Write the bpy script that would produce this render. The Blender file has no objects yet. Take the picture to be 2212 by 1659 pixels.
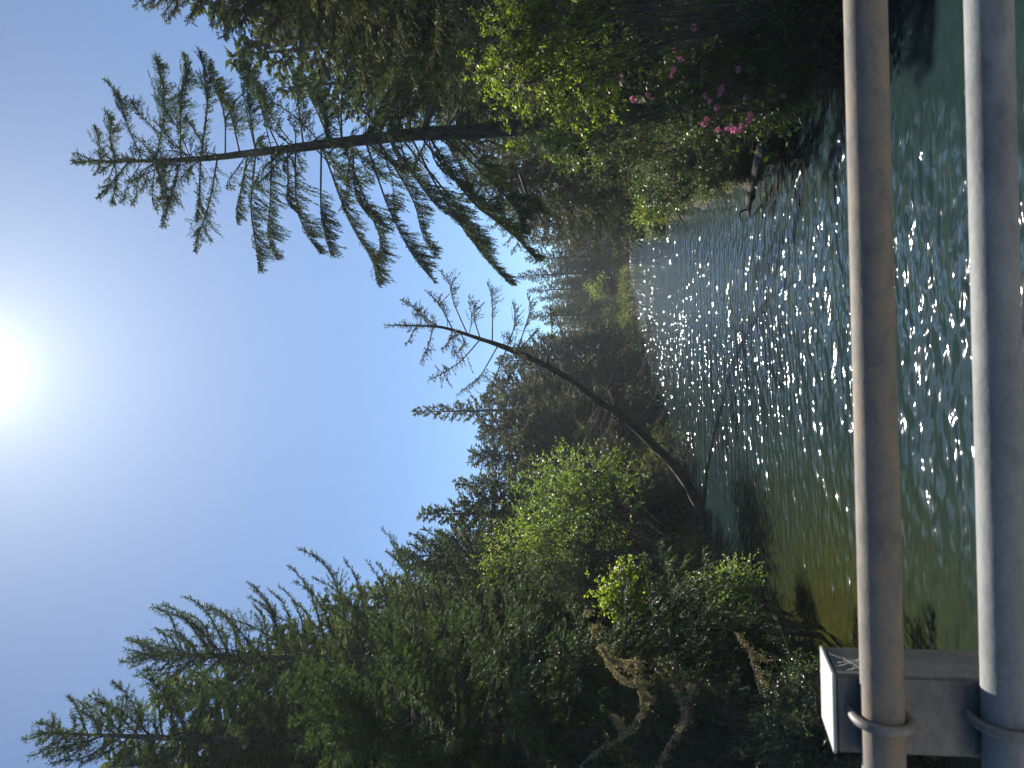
import bpy, math, random
import numpy as np
from mathutils import Vector, Matrix

R = math.radians
sc = bpy.context.scene
col = sc.collection
rng = np.random.default_rng(7)
random.seed(7)

# ------------------------------------------------------------------ camera
CAM_H, PITCH, ROLL, FPX = 4.5, R(7.4), R(1.4), 1536.0      # FPX: focal length in units of a 2212 px wide picture
FWD = np.array([0, math.cos(PITCH), math.sin(PITCH)])
UP0 = np.array([0, -math.sin(PITCH), math.cos(PITCH)]); R0 = np.array([1.0, 0, 0])
UP = UP0 * math.cos(ROLL) + R0 * math.sin(ROLL)
RT = R0 * math.cos(ROLL) - UP0 * math.sin(ROLL)
CAM = np.array([0, 0, CAM_H])
cd = bpy.data.cameras.new('camera'); cam = bpy.data.objects.new('camera', cd); col.objects.link(cam)
cam.matrix_world = Matrix(((-UP[0], RT[0], -FWD[0], 0), (-UP[1], RT[1], -FWD[1], 0), (-UP[2], RT[2], -FWD[2], CAM_H), (0, 0, 0, 1)))
cd.sensor_width = 36; cd.lens = 25.0; cd.clip_start = 0.05; cd.clip_end = 3000
cd.dof.use_dof = True; cd.dof.focus_distance = 32; cd.dof.aperture_fstop = 9.0
sc.camera = cam

# ------------------------------------------------------------------ sky, sun, exposure
SUN_EL, SUN_AZ = 45.0, 2.4          # degrees; azimuth from +Y towards +X
w = bpy.data.worlds.new('World'); sc.world = w; w.use_nodes = True
nt = w.node_tree; nt.nodes.clear()
wo = nt.nodes.new('ShaderNodeOutputWorld'); bg = nt.nodes.new('ShaderNodeBackground')
sky = nt.nodes.new('ShaderNodeTexSky'); sky.sky_type = 'NISHITA'; sky.sun_disc = False
sky.sun_elevation = R(SUN_EL); sky.sun_rotation = R(SUN_AZ)
sky.altitude = 0; sky.air_density = 0.7; sky.dust_density = 0.2; sky.ozone_density = 6.0
bg.inputs['Strength'].default_value = 0.056
# the bright aureole of dusty air close round the sun
def wm(op, *a):
    n = nt.nodes.new('ShaderNodeMath'); n.operation = op
    for k, x in enumerate(a):
        if isinstance(x, (int, float)): n.inputs[k].default_value = x
        else: nt.links.new(x, n.inputs[k])
    return n.outputs[0]
tcw = nt.nodes.new('ShaderNodeTexCoord'); dt = nt.nodes.new('ShaderNodeVectorMath'); dt.operation = 'DOT_PRODUCT'
nt.links.new(tcw.outputs['Generated'], dt.inputs[0])
dt.inputs[1].default_value = (math.sin(R(SUN_AZ)) * math.cos(R(SUN_EL)), math.cos(R(SUN_AZ)) * math.cos(R(SUN_EL)), math.sin(R(SUN_EL)))
ang = wm('MULTIPLY', wm('ARCCOSINE', wm('MINIMUM', dt.outputs['Value'], 1.0)), 180 / math.pi)
aur = wm('ADD', wm('MULTIPLY', wm('EXPONENT', wm('DIVIDE', ang, -1.8)), 12.0), wm('MULTIPLY', wm('EXPONENT', wm('DIVIDE', ang, -11.0)), 4.2))
ac = nt.nodes.new('ShaderNodeVectorMath'); ac.operation = 'SCALE'; ac.inputs[0].default_value = (1.0, 0.97, 0.92); nt.links.new(aur, ac.inputs['Scale'])
av = nt.nodes.new('ShaderNodeVectorMath'); av.operation = 'ADD'; tn = nt.nodes.new('ShaderNodeVectorMath'); tn.operation = 'MULTIPLY'; tn.inputs[1].default_value = (0.96, 1.09, 1.08); nt.links.new(sky.outputs[0], tn.inputs[0]); nt.links.new(tn.outputs[0], av.inputs[0]); nt.links.new(ac.outputs[0], av.inputs[1])
nt.links.new(av.outputs[0], bg.inputs[0]); nt.links.new(bg.outputs[0], wo.inputs[0])
sl = bpy.data.lights.new('sun', 'SUN'); sl.energy = 5.0; sl.angle = R(0.53); sl.color = (1, 0.95, 0.86)
so = bpy.data.objects.new('sun', sl); col.objects.link(so)
sdir = Vector((math.sin(R(SUN_AZ)) * math.cos(R(SUN_EL)), math.cos(R(SUN_AZ)) * math.cos(R(SUN_EL)), math.sin(R(SUN_EL))))
so.rotation_euler = (-sdir).to_track_quat('-Z', 'Y').to_euler(); so.location = (0, 60, 60)
vs = sc.view_settings; vs.view_transform = 'Standard'; vs.look = 'None'; vs.exposure = 1.08; vs.gamma = 1.0; vs.use_curve_mapping = False
cy = sc.cycles
cy.max_bounces = 6; cy.diffuse_bounces = 3; cy.glossy_bounces = 3; cy.transmission_bounces = 4; cy.transparent_max_bounces = 4
cy.use_denoising = True; cy.use_adaptive_sampling = True; cy.adaptive_threshold = 0.02; cy.volume_bounces = 0; cy.caustics_reflective = False; cy.caustics_refractive = False

# ------------------------------------------------------------------ helpers
def ray(px, py): return FWD + RT * (829.5 - py) / FPX + UP * (1106 - px) / FPX
def aty(px, py, Y): d = ray(px, py); return CAM + d * (Y / d[1])
def onz(px, py, z=0.0): d = ray(px, py); return CAM + d * ((z - CAM_H) / d[2])
def nrm(a): return a / np.maximum(np.linalg.norm(a, axis=-1, keepdims=True), 1e-9)
def link(o, parent=None):
    col.objects.link(o)
    if parent is not None: o.parent = parent
    return o
def tag(o, label=None, cat=None, group=None, kind=None):
    if label: o['label'] = label
    if cat: o['category'] = cat
    if group: o['group'] = group
    if kind: o['kind'] = kind
    return o
def thing(name, label, cat, loc=(0, 0, 0), group=None):
    o = bpy.data.objects.new(name, None); o.empty_display_size = 0.3; o.location = [float(c) for c in loc]
    link(o); return tag(o, label, cat, group)
def mesh(name, V, F, mat, tint=None, smooth=False):
    V = np.asarray(V, np.float32); F = np.asarray(F, np.int32)
    me = bpy.data.meshes.new(name); n, k = F.shape
    me.vertices.add(len(V)); me.vertices.foreach_set('co', V.ravel())
    me.loops.add(n * k); me.loops.foreach_set('vertex_index', F.ravel())
    me.polygons.add(n); me.polygons.foreach_set('loop_start', np.arange(0, n * k, k, dtype=np.int32))
    if tint is not None:
        a = me.attributes.new('tint', 'FLOAT', 'FACE'); a.data.foreach_set('value', np.asarray(tint, np.float32))
    me.update(calc_edges=True)
    if smooth: me.polygons.foreach_set('use_smooth', np.ones(n, bool))
    me.materials.append(mat); return me
def obj(name, V, F, mat, parent=None, tint=None, smooth=False):
    """one mesh object; V in world space, made relative to the parent's location"""
    V = np.asarray(V, float)
    if parent is not None: V = V - root_loc(parent)
    return link(bpy.data.objects.new(name, mesh(name, V, F, mat, tint, smooth)), parent)
def root_loc(o):
    l = np.zeros(3)
    while o is not None: l += np.array(o.location); o = o.parent
    return l
def copy_tree(o, parent=None):
    c = o.copy(); col.objects.link(c); c.parent = parent
    for ch in o.children: copy_tree(ch, c)
    return c

class Fol:            # leaf-like kites
    def __init__(s): s.V, s.T = [], []
    def add(s, P, D, N, L, W, T, wpos=0.45, fold=0.12):
        D = nrm(D); S = nrm(np.cross(D, N)); N = np.cross(S, D)
        L = np.asarray(L).reshape(-1, 1); W = np.asarray(W).reshape(-1, 1)
        m = P + D * L * wpos + N * W * fold
        s.V.append(np.stack([P, m + S * W / 2, P + D * L - N * L * 0.06, m - S * W / 2], 1).reshape(-1, 3)); s.T.append(np.broadcast_to(T, (len(P),)))
    def build(s, name, mat, parent=None):
        V = np.concatenate(s.V); F = np.arange(len(V)).reshape(-1, 4)
        return obj(name, V, F, mat, parent, np.concatenate(s.T))
class Wood:           # tubes and sticks
    def __init__(s): s.V, s.F, s.n = [], [], 0
    def tube(s, pts, rad, sides=6, wob=0.0, r=None):
        pts = np.asarray(pts, float); rad = np.asarray(rad, float); n = len(pts)
        T = nrm(np.gradient(pts, axis=0)); ref = np.array([0.31, 0.92, 0.23])
        A = nrm(np.cross(T, ref)); B = np.cross(T, A)
        an = np.linspace(0, 2 * math.pi, sides, endpoint=False)
        rr = rad[:, None] * np.ones((1, sides))
        if wob: rr = rr * (1 + wob * (r or rng).normal(size=(n, sides)))
        V = pts[:, None] + rr[..., None] * (np.cos(an)[None, :, None] * A[:, None] + np.sin(an)[None, :, None] * B[:, None])
        i = np.arange(n - 1)[:, None] * sides; j = np.arange(sides)[None]; k = (j + 1) % sides
        F = np.stack([i + j, i + k, i + k + sides, i + j + sides], -1).reshape(-1, 4)
        s.V.append(V.reshape(-1, 3)); s.F.append(F + s.n); s.n += n * sides
        c = np.array([[(n - 1) * sides + q for q in (0, 1 % sides, 2 % sides, (sides - 1))]]) + s.n - n * sides
        s.F.append(c)
    def sticks(s, A, B, ra, rb):
        D = nrm(B - A); U = nrm(np.cross(D, np.array([0.2, 0.3, 0.93]))); W_ = np.cross(D, U)
        ra = np.broadcast_to(np.asarray(ra, float), (len(A),))[:, None]; rb = np.broadcast_to(np.asarray(rb, float), (len(A),))[:, None]
        vs_ = []
        for base, r in ((A, ra), (B, rb)):
            for q in range(3):
                a = q * 2 * math.pi / 3; vs_.append(base + r * (math.cos(a) * U + math.sin(a) * W_))
        V = np.stack(vs_, 1).reshape(-1, 3); o = np.arange(len(A))[:, None] * 6
        F = np.concatenate([o + np.array([[0, 1, 4, 3]]), o + np.array([[1, 2, 5, 4]]), o + np.array([[2, 0, 3, 5]])])
        s.V.append(V); s.F.append(F + s.n); s.n += len(V)
    def build(s, name, mat, parent=None, smooth=True):
        return obj(name, np.concatenate(s.V), np.concatenate(s.F), mat, parent, smooth=smooth)
def spline(P, n):
    """Catmull-Rom through the points P, n samples"""
    P = np.asarray(P, float); Q = np.vstack([2 * P[0] - P[1], P, 2 * P[-1] - P[-2]])
    t = np.linspace(0, len(P) - 1 - 1e-6, n); i = t.astype(int); f = (t - i)[:, None]
    a, b, c, d = Q[i], Q[i + 1], Q[i + 2], Q[i + 3]
    return 0.5 * (2 * b + (c - a) * f + (2 * a - 5 * b + 4 * c - d) * f ** 2 + (3 * b - a - 3 * c + d) * f ** 3)
def sample(pts, s):
    x = np.linspace(0, 1, len(pts)); p = np.stack([np.interp(s, x, pts[:, k]) for k in range(3)], 1)
    g = nrm(np.gradient(pts, axis=0)); t = np.stack([np.interp(s, x, g[:, k]) for k in range(3)], 1)
    return p, nrm(t)

# ------------------------------------------------------------------ materials
def new_mat(name):
    m = bpy.data.materials.new(name); m.use_nodes = True; t = m.node_tree; t.nodes.clear()
    return m, t, t.nodes.new('ShaderNodeOutputMaterial'), t.links.new
def leaf_mat(name, dark, light, trans=0.35, tcol=(1.3, 1.25, 0.5), gloss=0.05, rough=0.4):
    m, t, out, L = new_mat(name)
    at = t.nodes.new('ShaderNodeAttribute'); at.attribute_name = 'tint'
    mx = t.nodes.new('ShaderNodeMix'); mx.data_type = 'RGBA'; L(at.outputs['Fac'], mx.inputs[0])
    mx.inputs[6].default_value = (*dark, 1); mx.inputs[7].default_value = (*light, 1)
    d = t.nodes.new('ShaderNodeBsdfDiffuse'); L(mx.outputs[2], d.inputs[0])
    tr = t.nodes.new('ShaderNodeBsdfTranslucent')
    mu = t.nodes.new('ShaderNodeMix'); mu.data_type = 'RGBA'; mu.blend_type = 'MULTIPLY'; mu.inputs[0].default_value = 1; mu.clamp_result = False
    L(mx.outputs[2], mu.inputs[6]); mu.inputs[7].default_value = (*tcol, 1); L(mu.outputs[2], tr.inputs[0])
    s1 = t.nodes.new('ShaderNodeMixShader'); s1.inputs[0].default_value = trans; L(d.outputs[0], s1.inputs[1]); L(tr.outputs[0], s1.inputs[2])
    if gloss > 0:
        g = t.nodes.new('ShaderNodeBsdfGlossy'); g.inputs['Roughness'].default_value = rough; g.inputs[0].default_value = (1, 1, 1, 1)
        s2 = t.nodes.new('ShaderNodeMixShader'); s2.inputs[0].default_value = gloss
        L(s1.outputs[0], s2.inputs[1]); L(g.outputs[0], s2.inputs[2]); L(s2.outputs[0], out.inputs[0])
    else: L(s1.outputs[0], out.inputs[0])
    return m
def noise(t, L, scale, detail=4, rough=0.6, vec=None, out='Fac'):
    n = t.nodes.new('ShaderNodeTexNoise'); n.inputs['Scale'].default_value = scale; n.inputs['Detail'].default_value = detail
    n.inputs['Roughness'].default_value = rough
    if vec is not None: L(vec, n.inputs['Vector'])
    return n.outputs[out]
def ramp(t, L, fac, stops):
    r = t.nodes.new('ShaderNodeValToRGB'); L(fac, r.inputs[0]); e = r.color_ramp.elements
    while len(e) < len(stops): e.new(0.5)
    for k, (p, c) in enumerate(stops): e[k].position = p; e[k].color = (*c, 1)
    return r.outputs[0]
def geo_pos(t, L, scale=(1, 1, 1)):
    tc = t.nodes.new('ShaderNodeTexCoord'); mp = t.nodes.new('ShaderNodeMapping'); mp.inputs['Scale'].default_value = scale
    L(tc.outputs['Object'], mp.inputs[0]); return mp.outputs[0]
def rough_mat(name, stops, scale=8, vscale=(1, 1, 1), bump=0.02, rough=0.9, detail=6, metal=0.0, bscale=None):
    m, t, out, L = new_mat(name)
    p = t.nodes.new('ShaderNodeBsdfPrincipled'); L(p.outputs[0], out.inputs[0])
    v = geo_pos(t, L, vscale); n = noise(t, L, scale, detail, 0.65, v)
    L(ramp(t, L, n, stops), p.inputs['Base Color']); p.inputs['Roughness'].default_value = rough; p.inputs['Metallic'].default_value = metal
    b = t.nodes.new('ShaderNodeBump'); b.inputs['Distance'].default_value = bump; b.inputs['Strength'].default_value = 0.8
    L(noise(t, L, bscale or scale * 3, 5, 0.7, v), b.inputs['Height']); L(b.outputs[0], p.inputs['Normal'])
    return m
M = {}
M['bark'] = rough_mat('spruce_bark', [(0.3, (0.035, 0.028, 0.022)), (0.6, (0.10, 0.085, 0.07)), (0.8, (0.16, 0.15, 0.12))], 6, (1, 1, 0.35), 0.05)
M['bark_moss'] = rough_mat('mossy_bark', [(0.3, (0.03, 0.025, 0.018)), (0.52, (0.08, 0.065, 0.045)), (0.68, (0.11, 0.10, 0.03))], 4, (1, 1, 0.6), 0.05)
M['wet_bark'] = rough_mat('wet_dark_bark', [(0.3, (0.015, 0.012, 0.010)), (0.7, (0.05, 0.042, 0.035))], 5, (1, 1, 0.5), 0.04, 0.95)
M['twig'] = rough_mat('twig_bark', [(0.3, (0.05, 0.04, 0.03)), (0.7, (0.12, 0.10, 0.075))], 5, bump=0.01)
M['dead'] = rough_mat('dead_wood', [(0.3, (0.07, 0.06, 0.05)), (0.7, (0.22, 0.19, 0.15))], 5, bump=0.01)
M['spruce'] = leaf_mat('spruce_needles', (0.024, 0.045, 0.024), (0.080, 0.115, 0.048), 0.30, (1.6, 1.6, 0.7), gloss=0.02, rough=0.5)
M['spruce_olive'] = leaf_mat('spruce_needles_olive', (0.034, 0.042, 0.022), (0.10, 0.108, 0.050), 0.30, (1.5, 1.5, 0.7), gloss=0.02, rough=0.5)
M['spruce_far'] = leaf_mat('spruce_needles_bluish', (0.032, 0.056, 0.034), (0.095, 0.125, 0.055), 0.36, (1.6, 1.5, 0.7), gloss=0.015, rough=0.5)
M['leaf_bright'] = leaf_mat('bright_leaf', (0.11, 0.15, 0.02), (0.25, 0.27, 0.045), 0.55, (1.9, 2.1, 0.75), 0.04, 0.4)
M['leaf_alder'] = leaf_mat('alder_leaf', (0.07, 0.13, 0.03), (0.17, 0.24, 0.06), 0.5, (2.0, 2.0, 0.6), 0.05, 0.4)
M['leaf_glossy'] = leaf_mat('glossy_evergreen_leaf', (0.035, 0.075, 0.022), (0.11, 0.17, 0.05), 0.35, (1.8, 1.8, 0.5), 0.06, 0.36)
M['leaf_rhodo'] = leaf_mat('rhododendron_leaf', (0.030, 0.065, 0.016), (0.10, 0.16, 0.03), 0.4, (2.0, 2.0, 0.5), 0.04, 0.4)
M['leaf_dark'] = leaf_mat('understorey_leaf', (0.030, 0.055, 0.018), (0.10, 0.13, 0.04), 0.4, (1.7, 1.7, 0.6), 0.03, 0.45)
M['lichen'] = leaf_mat('pale_lichen', (0.20, 0.17, 0.09), (0.42, 0.37, 0.22), 0.4, (1.1, 1.05, 0.8), 0.0)
M['petal'] = leaf_mat('pink_petal', (0.60, 0.16, 0.30), (0.78, 0.36, 0.50), 0.45, (1.1, 0.9, 1.0), 0.02, 0.5)
M['undergrowth'] = leaf_mat('bank_undergrowth_leaf', (0.04, 0.06, 0.018), (0.15, 0.17, 0.05), 0.45, (1.7, 1.6, 0.6), 0.02, 0.5)
# ground: leaf litter and moss, wet silt by the water
m, t, out, L = new_mat('forest_soil'); p = t.nodes.new('ShaderNodeBsdfPrincipled'); L(p.outputs[0], out.inputs[0])
v = geo_pos(t, L); L(ramp(t, L, noise(t, L, 0.9, 8, 0.7, v), [(0.3, (0.018, 0.014, 0.009)), (0.5, (0.040, 0.031, 0.018)), (0.65, (0.035, 0.042, 0.014))]), p.inputs['Base Color'])
p.inputs['Roughness'].default_value = 0.95
b = t.nodes.new('ShaderNodeBump'); b.inputs['Distance'].default_value = 0.12; L(noise(t, L, 5, 6, 0.7, v), b.inputs['Height']); L(b.outputs[0], p.inputs['Normal'])
M['soil'] = m
# water: olive body under a rippled reflecting surface
m, t, out, L = new_mat('river_water'); p = t.nodes.new('ShaderNodeBsdfPrincipled'); L(p.outputs[0], out.inputs[0])
p.inputs['IOR'].default_value = 1.333; p.inputs['Roughness'].default_value = 0.07
v = geo_pos(t, L); # deep channel dark green, shallows over the silt at the near left bank olive
sx = t.nodes.new('ShaderNodeSeparateXYZ'); L(v, sx.inputs[0])
def mth(op, a, b_=None):
    n = t.nodes.new('ShaderNodeMath'); n.operation = op
    for k, x in enumerate((a, b_)):
        if x is None: continue
        if isinstance(x, (int, float)): n.inputs[k].default_value = x
        else: L(x, n.inputs[k])
    return n.outputs[0]
dl = mth('SQRT', mth('ADD', mth('POWER', mth('MULTIPLY', mth('ADD', sx.outputs[0], 6.5), 0.17), 2.0), mth('POWER', mth('MULTIPLY', mth('ADD', sx.outputs[1], -14.0), 0.075), 2.0)))
L(ramp(t, L, mth('ADD', dl, mth('MULTIPLY', mth('ADD', noise(t, L, 0.3, 3, 0.6, v), -0.5), 0.6)), [(0.25, (0.028, 0.031, 0.006)), (0.95, (0.013, 0.026, 0.026))]), p.inputs['Base Color'])
def wv(scale, rot, amp, detail=2):
    mp = t.nodes.new('ShaderNodeMapping'); tc = t.nodes.new('ShaderNodeTexCoord'); L(tc.outputs['Object'], mp.inputs[0])
    mp.inputs['Scale'].default_value = scale; mp.inputs['Rotation'].default_value = (0, 0, R(rot))
    return mth('MULTIPLY', noise(t, L, 1.0, detail, 0.55, mp.outputs[0]), amp)
h = mth('ADD', wv((0.7, 1.4, 1), 8, 0.17, 0), mth('ADD', wv((2.5, 3.9, 1), -14, 0.11, 0), wv((5.5, 9.0, 1), 22, 0.022, 0)))
mod = t.nodes.new('ShaderNodeMapRange'); L(noise(t, L, 0.11, 2, 0.5, geo_pos(t, L, (1, 0.6, 1))), mod.inputs[0])
mod.inputs[1].default_value = 0.35; mod.inputs[2].default_value = 0.62; mod.inputs[3].default_value = 0.6; mod.inputs[4].default_value = 1.0
ruf = t.nodes.new('ShaderNodeMapRange'); ruf.interpolation_type = 'SMOOTHSTEP'; L(sx.outputs[1], ruf.inputs[0])   # wind ruffles the far reach
ruf.inputs[1].default_value = 100; ruf.inputs[2].default_value = 118; ruf.inputs[3].default_value = 1.0; ruf.inputs[4].default_value = 1.7
h = mth('MULTIPLY', mth('MULTIPLY', h, mod.outputs[0]), ruf.outputs[0])
b = t.nodes.new('ShaderNodeBump'); b.inputs['Distance'].default_value = 1.0; b.inputs['Strength'].default_value = 1.0
L(h, b.inputs['Height']); L(b.outputs[0], p.inputs['Normal'])
M['water'] = m
# painted / galvanised steel of the railing
def steel(name, c0, c1, c2, metal, rough):
    m, t, out, L = new_mat(name); p = t.nodes.new('ShaderNodeBsdfPrincipled'); L(p.outputs[0], out.inputs[0])
    v = geo_pos(t, L, (0.5, 1, 1)); n = noise(t, L, 9, 10, 0.82, v)
    L(ramp(t, L, n, [(0.34, c0), (0.5, c1), (0.66, c2)]), p.inputs['Base Color'])
    p.inputs['Metallic'].default_value = metal
    n2 = noise(t, L, 60, 5, 0.7, v); mr = t.nodes.new('ShaderNodeMapRange'); L(n2, mr.inputs[0]); mr.inputs[3].default_value = rough - 0.12; mr.inputs[4].default_value = rough + 0.15
    L(mr.outputs[0], p.inputs['Roughness'])
    b = t.nodes.new('ShaderNodeBump'); b.inputs['Distance'].default_value = 0.0012; b.inputs['Strength'].default_value = 0.6; L(noise(t, L, 120, 4, 0.7, v), b.inputs['Height']); L(b.outputs[0], p.inputs['Normal'])
    return m
M['rail_rust'] = steel('weathered_rail_steel', (0.07, 0.062, 0.053), (0.165, 0.145, 0.12), (0.265, 0.18, 0.105), 0.0, 0.8)
M['rail_galv'] = steel('galvanised_rail_steel', (0.095, 0.10, 0.10), (0.175, 0.18, 0.178), (0.25, 0.245, 0.23), 0.0, 0.75)
M['post'] = steel('galvanised_post_steel', (0.07, 0.063, 0.055), (0.145, 0.135, 0.12), (0.25, 0.225, 0.19), 0.3, 0.6)
M['cap'] = steel('sunlit_tone_cap', (0.26, 0.26, 0.25), (0.36, 0.36, 0.345), (0.42, 0.41, 0.385), 0.0, 0.7)  # lighter than the post: sunlight on its top put into the colour
M['concrete'] = rough_mat('bridge_concrete', [(0.3, (0.22, 0.21, 0.20)), (0.7, (0.34, 0.33, 0.31))], 5, bump=0.006)
M['silk'] = rough_mat('spider_silk', [(0.3, (0.6, 0.6, 0.55)), (0.7, (0.75, 0.75, 0.7))], 50, bump=0.0005)

# ------------------------------------------------------------------ terrain and river
LB = [(-4.2, -90), (-4.2, 6), (-4.9, 10), (-6.0, 14), (-6.8, 17.5), (-6.6, 22), (-7.2, 30), (-7.2, 36), (-6.2, 54), (-1.6, 75), (7.2, 94), (19, 118), (34, 139), (60, 152), (120, 160), (420, 175)]
RB = [(420, 140), (120, 136), (62, 132), (38, 124), (25, 109), (17.9, 92), (11.4, 54), (8.4, 35), (5.9, 23), (5.9, 18.5), (6.4, 15.5), (6.4, 12), (6.2, 5), (6.2, -90)]
POLY = np.array(LB + RB, float)
def river_sd(P):
    """signed distance to the river bank: negative over water"""
    A = POLY; B = np.roll(POLY, -1, 0); best = np.full(len(P), 1e9); ins = np.zeros(len(P), bool)
    for a, b in zip(A, B):
        ab = b - a; tt = np.clip(((P - a) @ ab) / (ab @ ab), 0, 1); best = np.minimum(best, np.linalg.norm(P - a - tt[:, None] * ab, axis=1))
        c = ((a[1] > P[:, 1]) != (b[1] > P[:, 1])); xx = (b[0] - a[0]) * (P[:, 1] - a[1]) / (b[1] - a[1] + 1e-12) + a[0]
        ins ^= c & (P[:, 0] < xx)
    return np.where(ins, -best, best)
def lump(P, k, ph): return np.sin(P[:, 0] * k + ph) * np.cos(P[:, 1] * k * 0.83 + ph * 1.7) + 0.5 * np.sin(P[:, 0] * k * 2.3 + P[:, 1] * k * 1.9 + ph)
def ground_z(P):
    P = np.atleast_2d(np.asarray(P, float)); s = river_sd(P) + 0.35 * lump(P, 0.9, 0.4)
    z = np.interp(s, [-6, -2, -0.3, 0.25, 1.2, 4, 20, 80, 400], [-2.2, -1.5, -0.35, 0.25, 0.75, 1.25, 2.2, 4.0, 10])
    return z + np.where(s > 0.5, 0.12 * lump(P, 0.55, 1.3) * np.clip(s, 0, 2) / 2, 0)
def gz(x, y): return float(ground_z([(x, y)])[0])
xs = np.unique(np.concatenate([np.linspace(-600, -40, 29), np.linspace(-40, 45, 110), np.linspace(45, 700, 40)]))
ys = np.unique(np.concatenate([np.linspace(-200, 0, 24), np.linspace(0, 60, 80), np.linspace(60, 180, 60), np.linspace(180, 1200, 30)]))
X, Y = np.meshgrid(xs, ys); P2 = np.stack([X.ravel(), Y.ravel()], 1); Z = ground_z(P2)
nx, ny = len(xs), len(ys); i = (np.arange(ny - 1)[:, None] * nx + np.arange(nx - 1)[None]).ravel()
tag(obj('ground', np.column_stack([P2, Z]), np.stack([i, i + 1, i + 1 + nx, i + nx], 1), M['soil'], smooth=True), 'brown forest soil of the two river banks', kind='structure')
wx = np.array([-60, 430.0]); 
tag(obj('river', [(-60, -95, 0), (430, -95, 0), (430, 200, 0), (-60, 200, 0)], [[0, 1, 2, 3]], M['water']), 'olive river water glittering in the sun', kind='structure')

# ------------------------------------------------------------------ conifers
def branch_foliage(r, pts, fol, wood, Lb, s0=0.12, tw_sp=0.11, tw_len=0.42, tw_max=1.1, hang=0.35, sh_sp=0.06, sh_len=0.13, sh_w=0.035, dens=1.0, tw_r=0.006, tint0=0.0, fwdk=0.75, fine=True, clumpy=0.35, tw_min=0.12):
    n = max(3, int(Lb * (1 - s0) / tw_sp))
    s = np.clip(np.linspace(s0, 0.995, n) + r.normal(0, 0.5 / n, n), 0.02, 1)
    p, T = sample(pts, s); z = np.array([0, 0, 1.0]); side = nrm(np.cross(T, z)); sg = np.where(np.arange(n) % 2 == 0, 1.0, -1.0)[:, None]
    lt = np.clip(tw_len * Lb * (1 - s) ** 0.6 * r.uniform(0.45, 1.1, n) * np.clip(s * 4, 0.35, 1) * (1 + clumpy * np.sin(s * r.uniform(9, 16) + r.uniform(0, 6))), tw_min, tw_max)
    d = nrm(T * fwdk + side * sg * r.uniform(0.35, 1.0, (n, 1)) + z * (-hang * r.uniform(0.3, 1.4, (n, 1))) + r.normal(0, 0.18, (n, 3)))
    d2 = nrm(d + z * (-hang * 0.9) + T * 0.25 + r.normal(0, 0.12, (n, 3)))
    mid = p + d * (lt * 0.5)[:, None]; end = mid + d2 * (lt * 0.5)[:, None]
    if wood is not None:
        wood.sticks(p, mid, tw_r, tw_r * 0.7)
        if fine: wood.sticks(mid, end, tw_r * 0.7, tw_r * 0.4)
    if fol is None: return
    m = np.maximum(2, (lt / sh_sp * dens).astype(int)); idx = np.repeat(np.arange(n), m); k = np.concatenate([np.arange(c) for c in m]); u = (k + r.uniform(0.2, 1, len(k))) / m[idx]
    a = np.where(u < 0.5, 2 * u, 1)[:, None]; b_ = np.where(u < 0.5, 0, 2 * u - 1)[:, None]
    q = p[idx] * (1 - a) + mid[idx] * a; q = q * (1 - b_) + end[idx] * b_
    dd = np.where((u < 0.5)[:, None], d[idx], d2[idx]); sd = nrm(np.cross(dd, z)); s2 = np.where(k % 2 == 0, 1.0, -1.0)[:, None]
    tip = (k == m[idx] - 1)[:, None]
    D = dd * 0.8 + np.where(tip, 0, 1) * (sd * s2 * r.uniform(0.3, 0.9, (len(k), 1))) + r.normal(0, 0.25, (len(k), 3)); D[:, 2] -= hang * 0.35
    N = r.normal(0, 0.6, (len(k), 3)) + z
    fol.add(q, D, N, sh_len * r.uniform(0.7, 1.3, len(k)), sh_w * r.uniform(0.7, 1.3, len(k)), np.clip(tint0 + r.beta(1.6, 2.6, len(k)), 0, 1), fold=0.2)
    # needles on the branch axis itself
    c = max(4, int(Lb / (sh_sp * 0.8))); s = r.uniform(max(s0, 0.15), 1, c); p, T = sample(pts, s)
    fol.add(p, T + r.normal(0, 0.45, (c, 3)), r.normal(0, 0.6, (c, 3)) + z, sh_len * r.uniform(0.6, 1.1, c), sh_w * r.uniform(0.7, 1.2, c), np.clip(tint0 + r.beta(1.6, 2.6, c), 0, 1))

def branch_path(r, p0, az, L, e0, sag, upturn, n=9):
    s = np.linspace(0, 1, n); e = e0 - sag * np.sin(np.pi * np.clip(s * 1.1, 0, 1)) + upturn * s ** 2.2
    a = az + np.cumsum(r.normal(0, 0.06, n)); step = L / (n - 1)
    d = np.stack([np.sin(a) * np.cos(e), np.cos(a) * np.cos(e), np.sin(e)], 1) * step
    return p0 + np.vstack([np.zeros(3), np.cumsum(d[1:], 0)])

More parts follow.
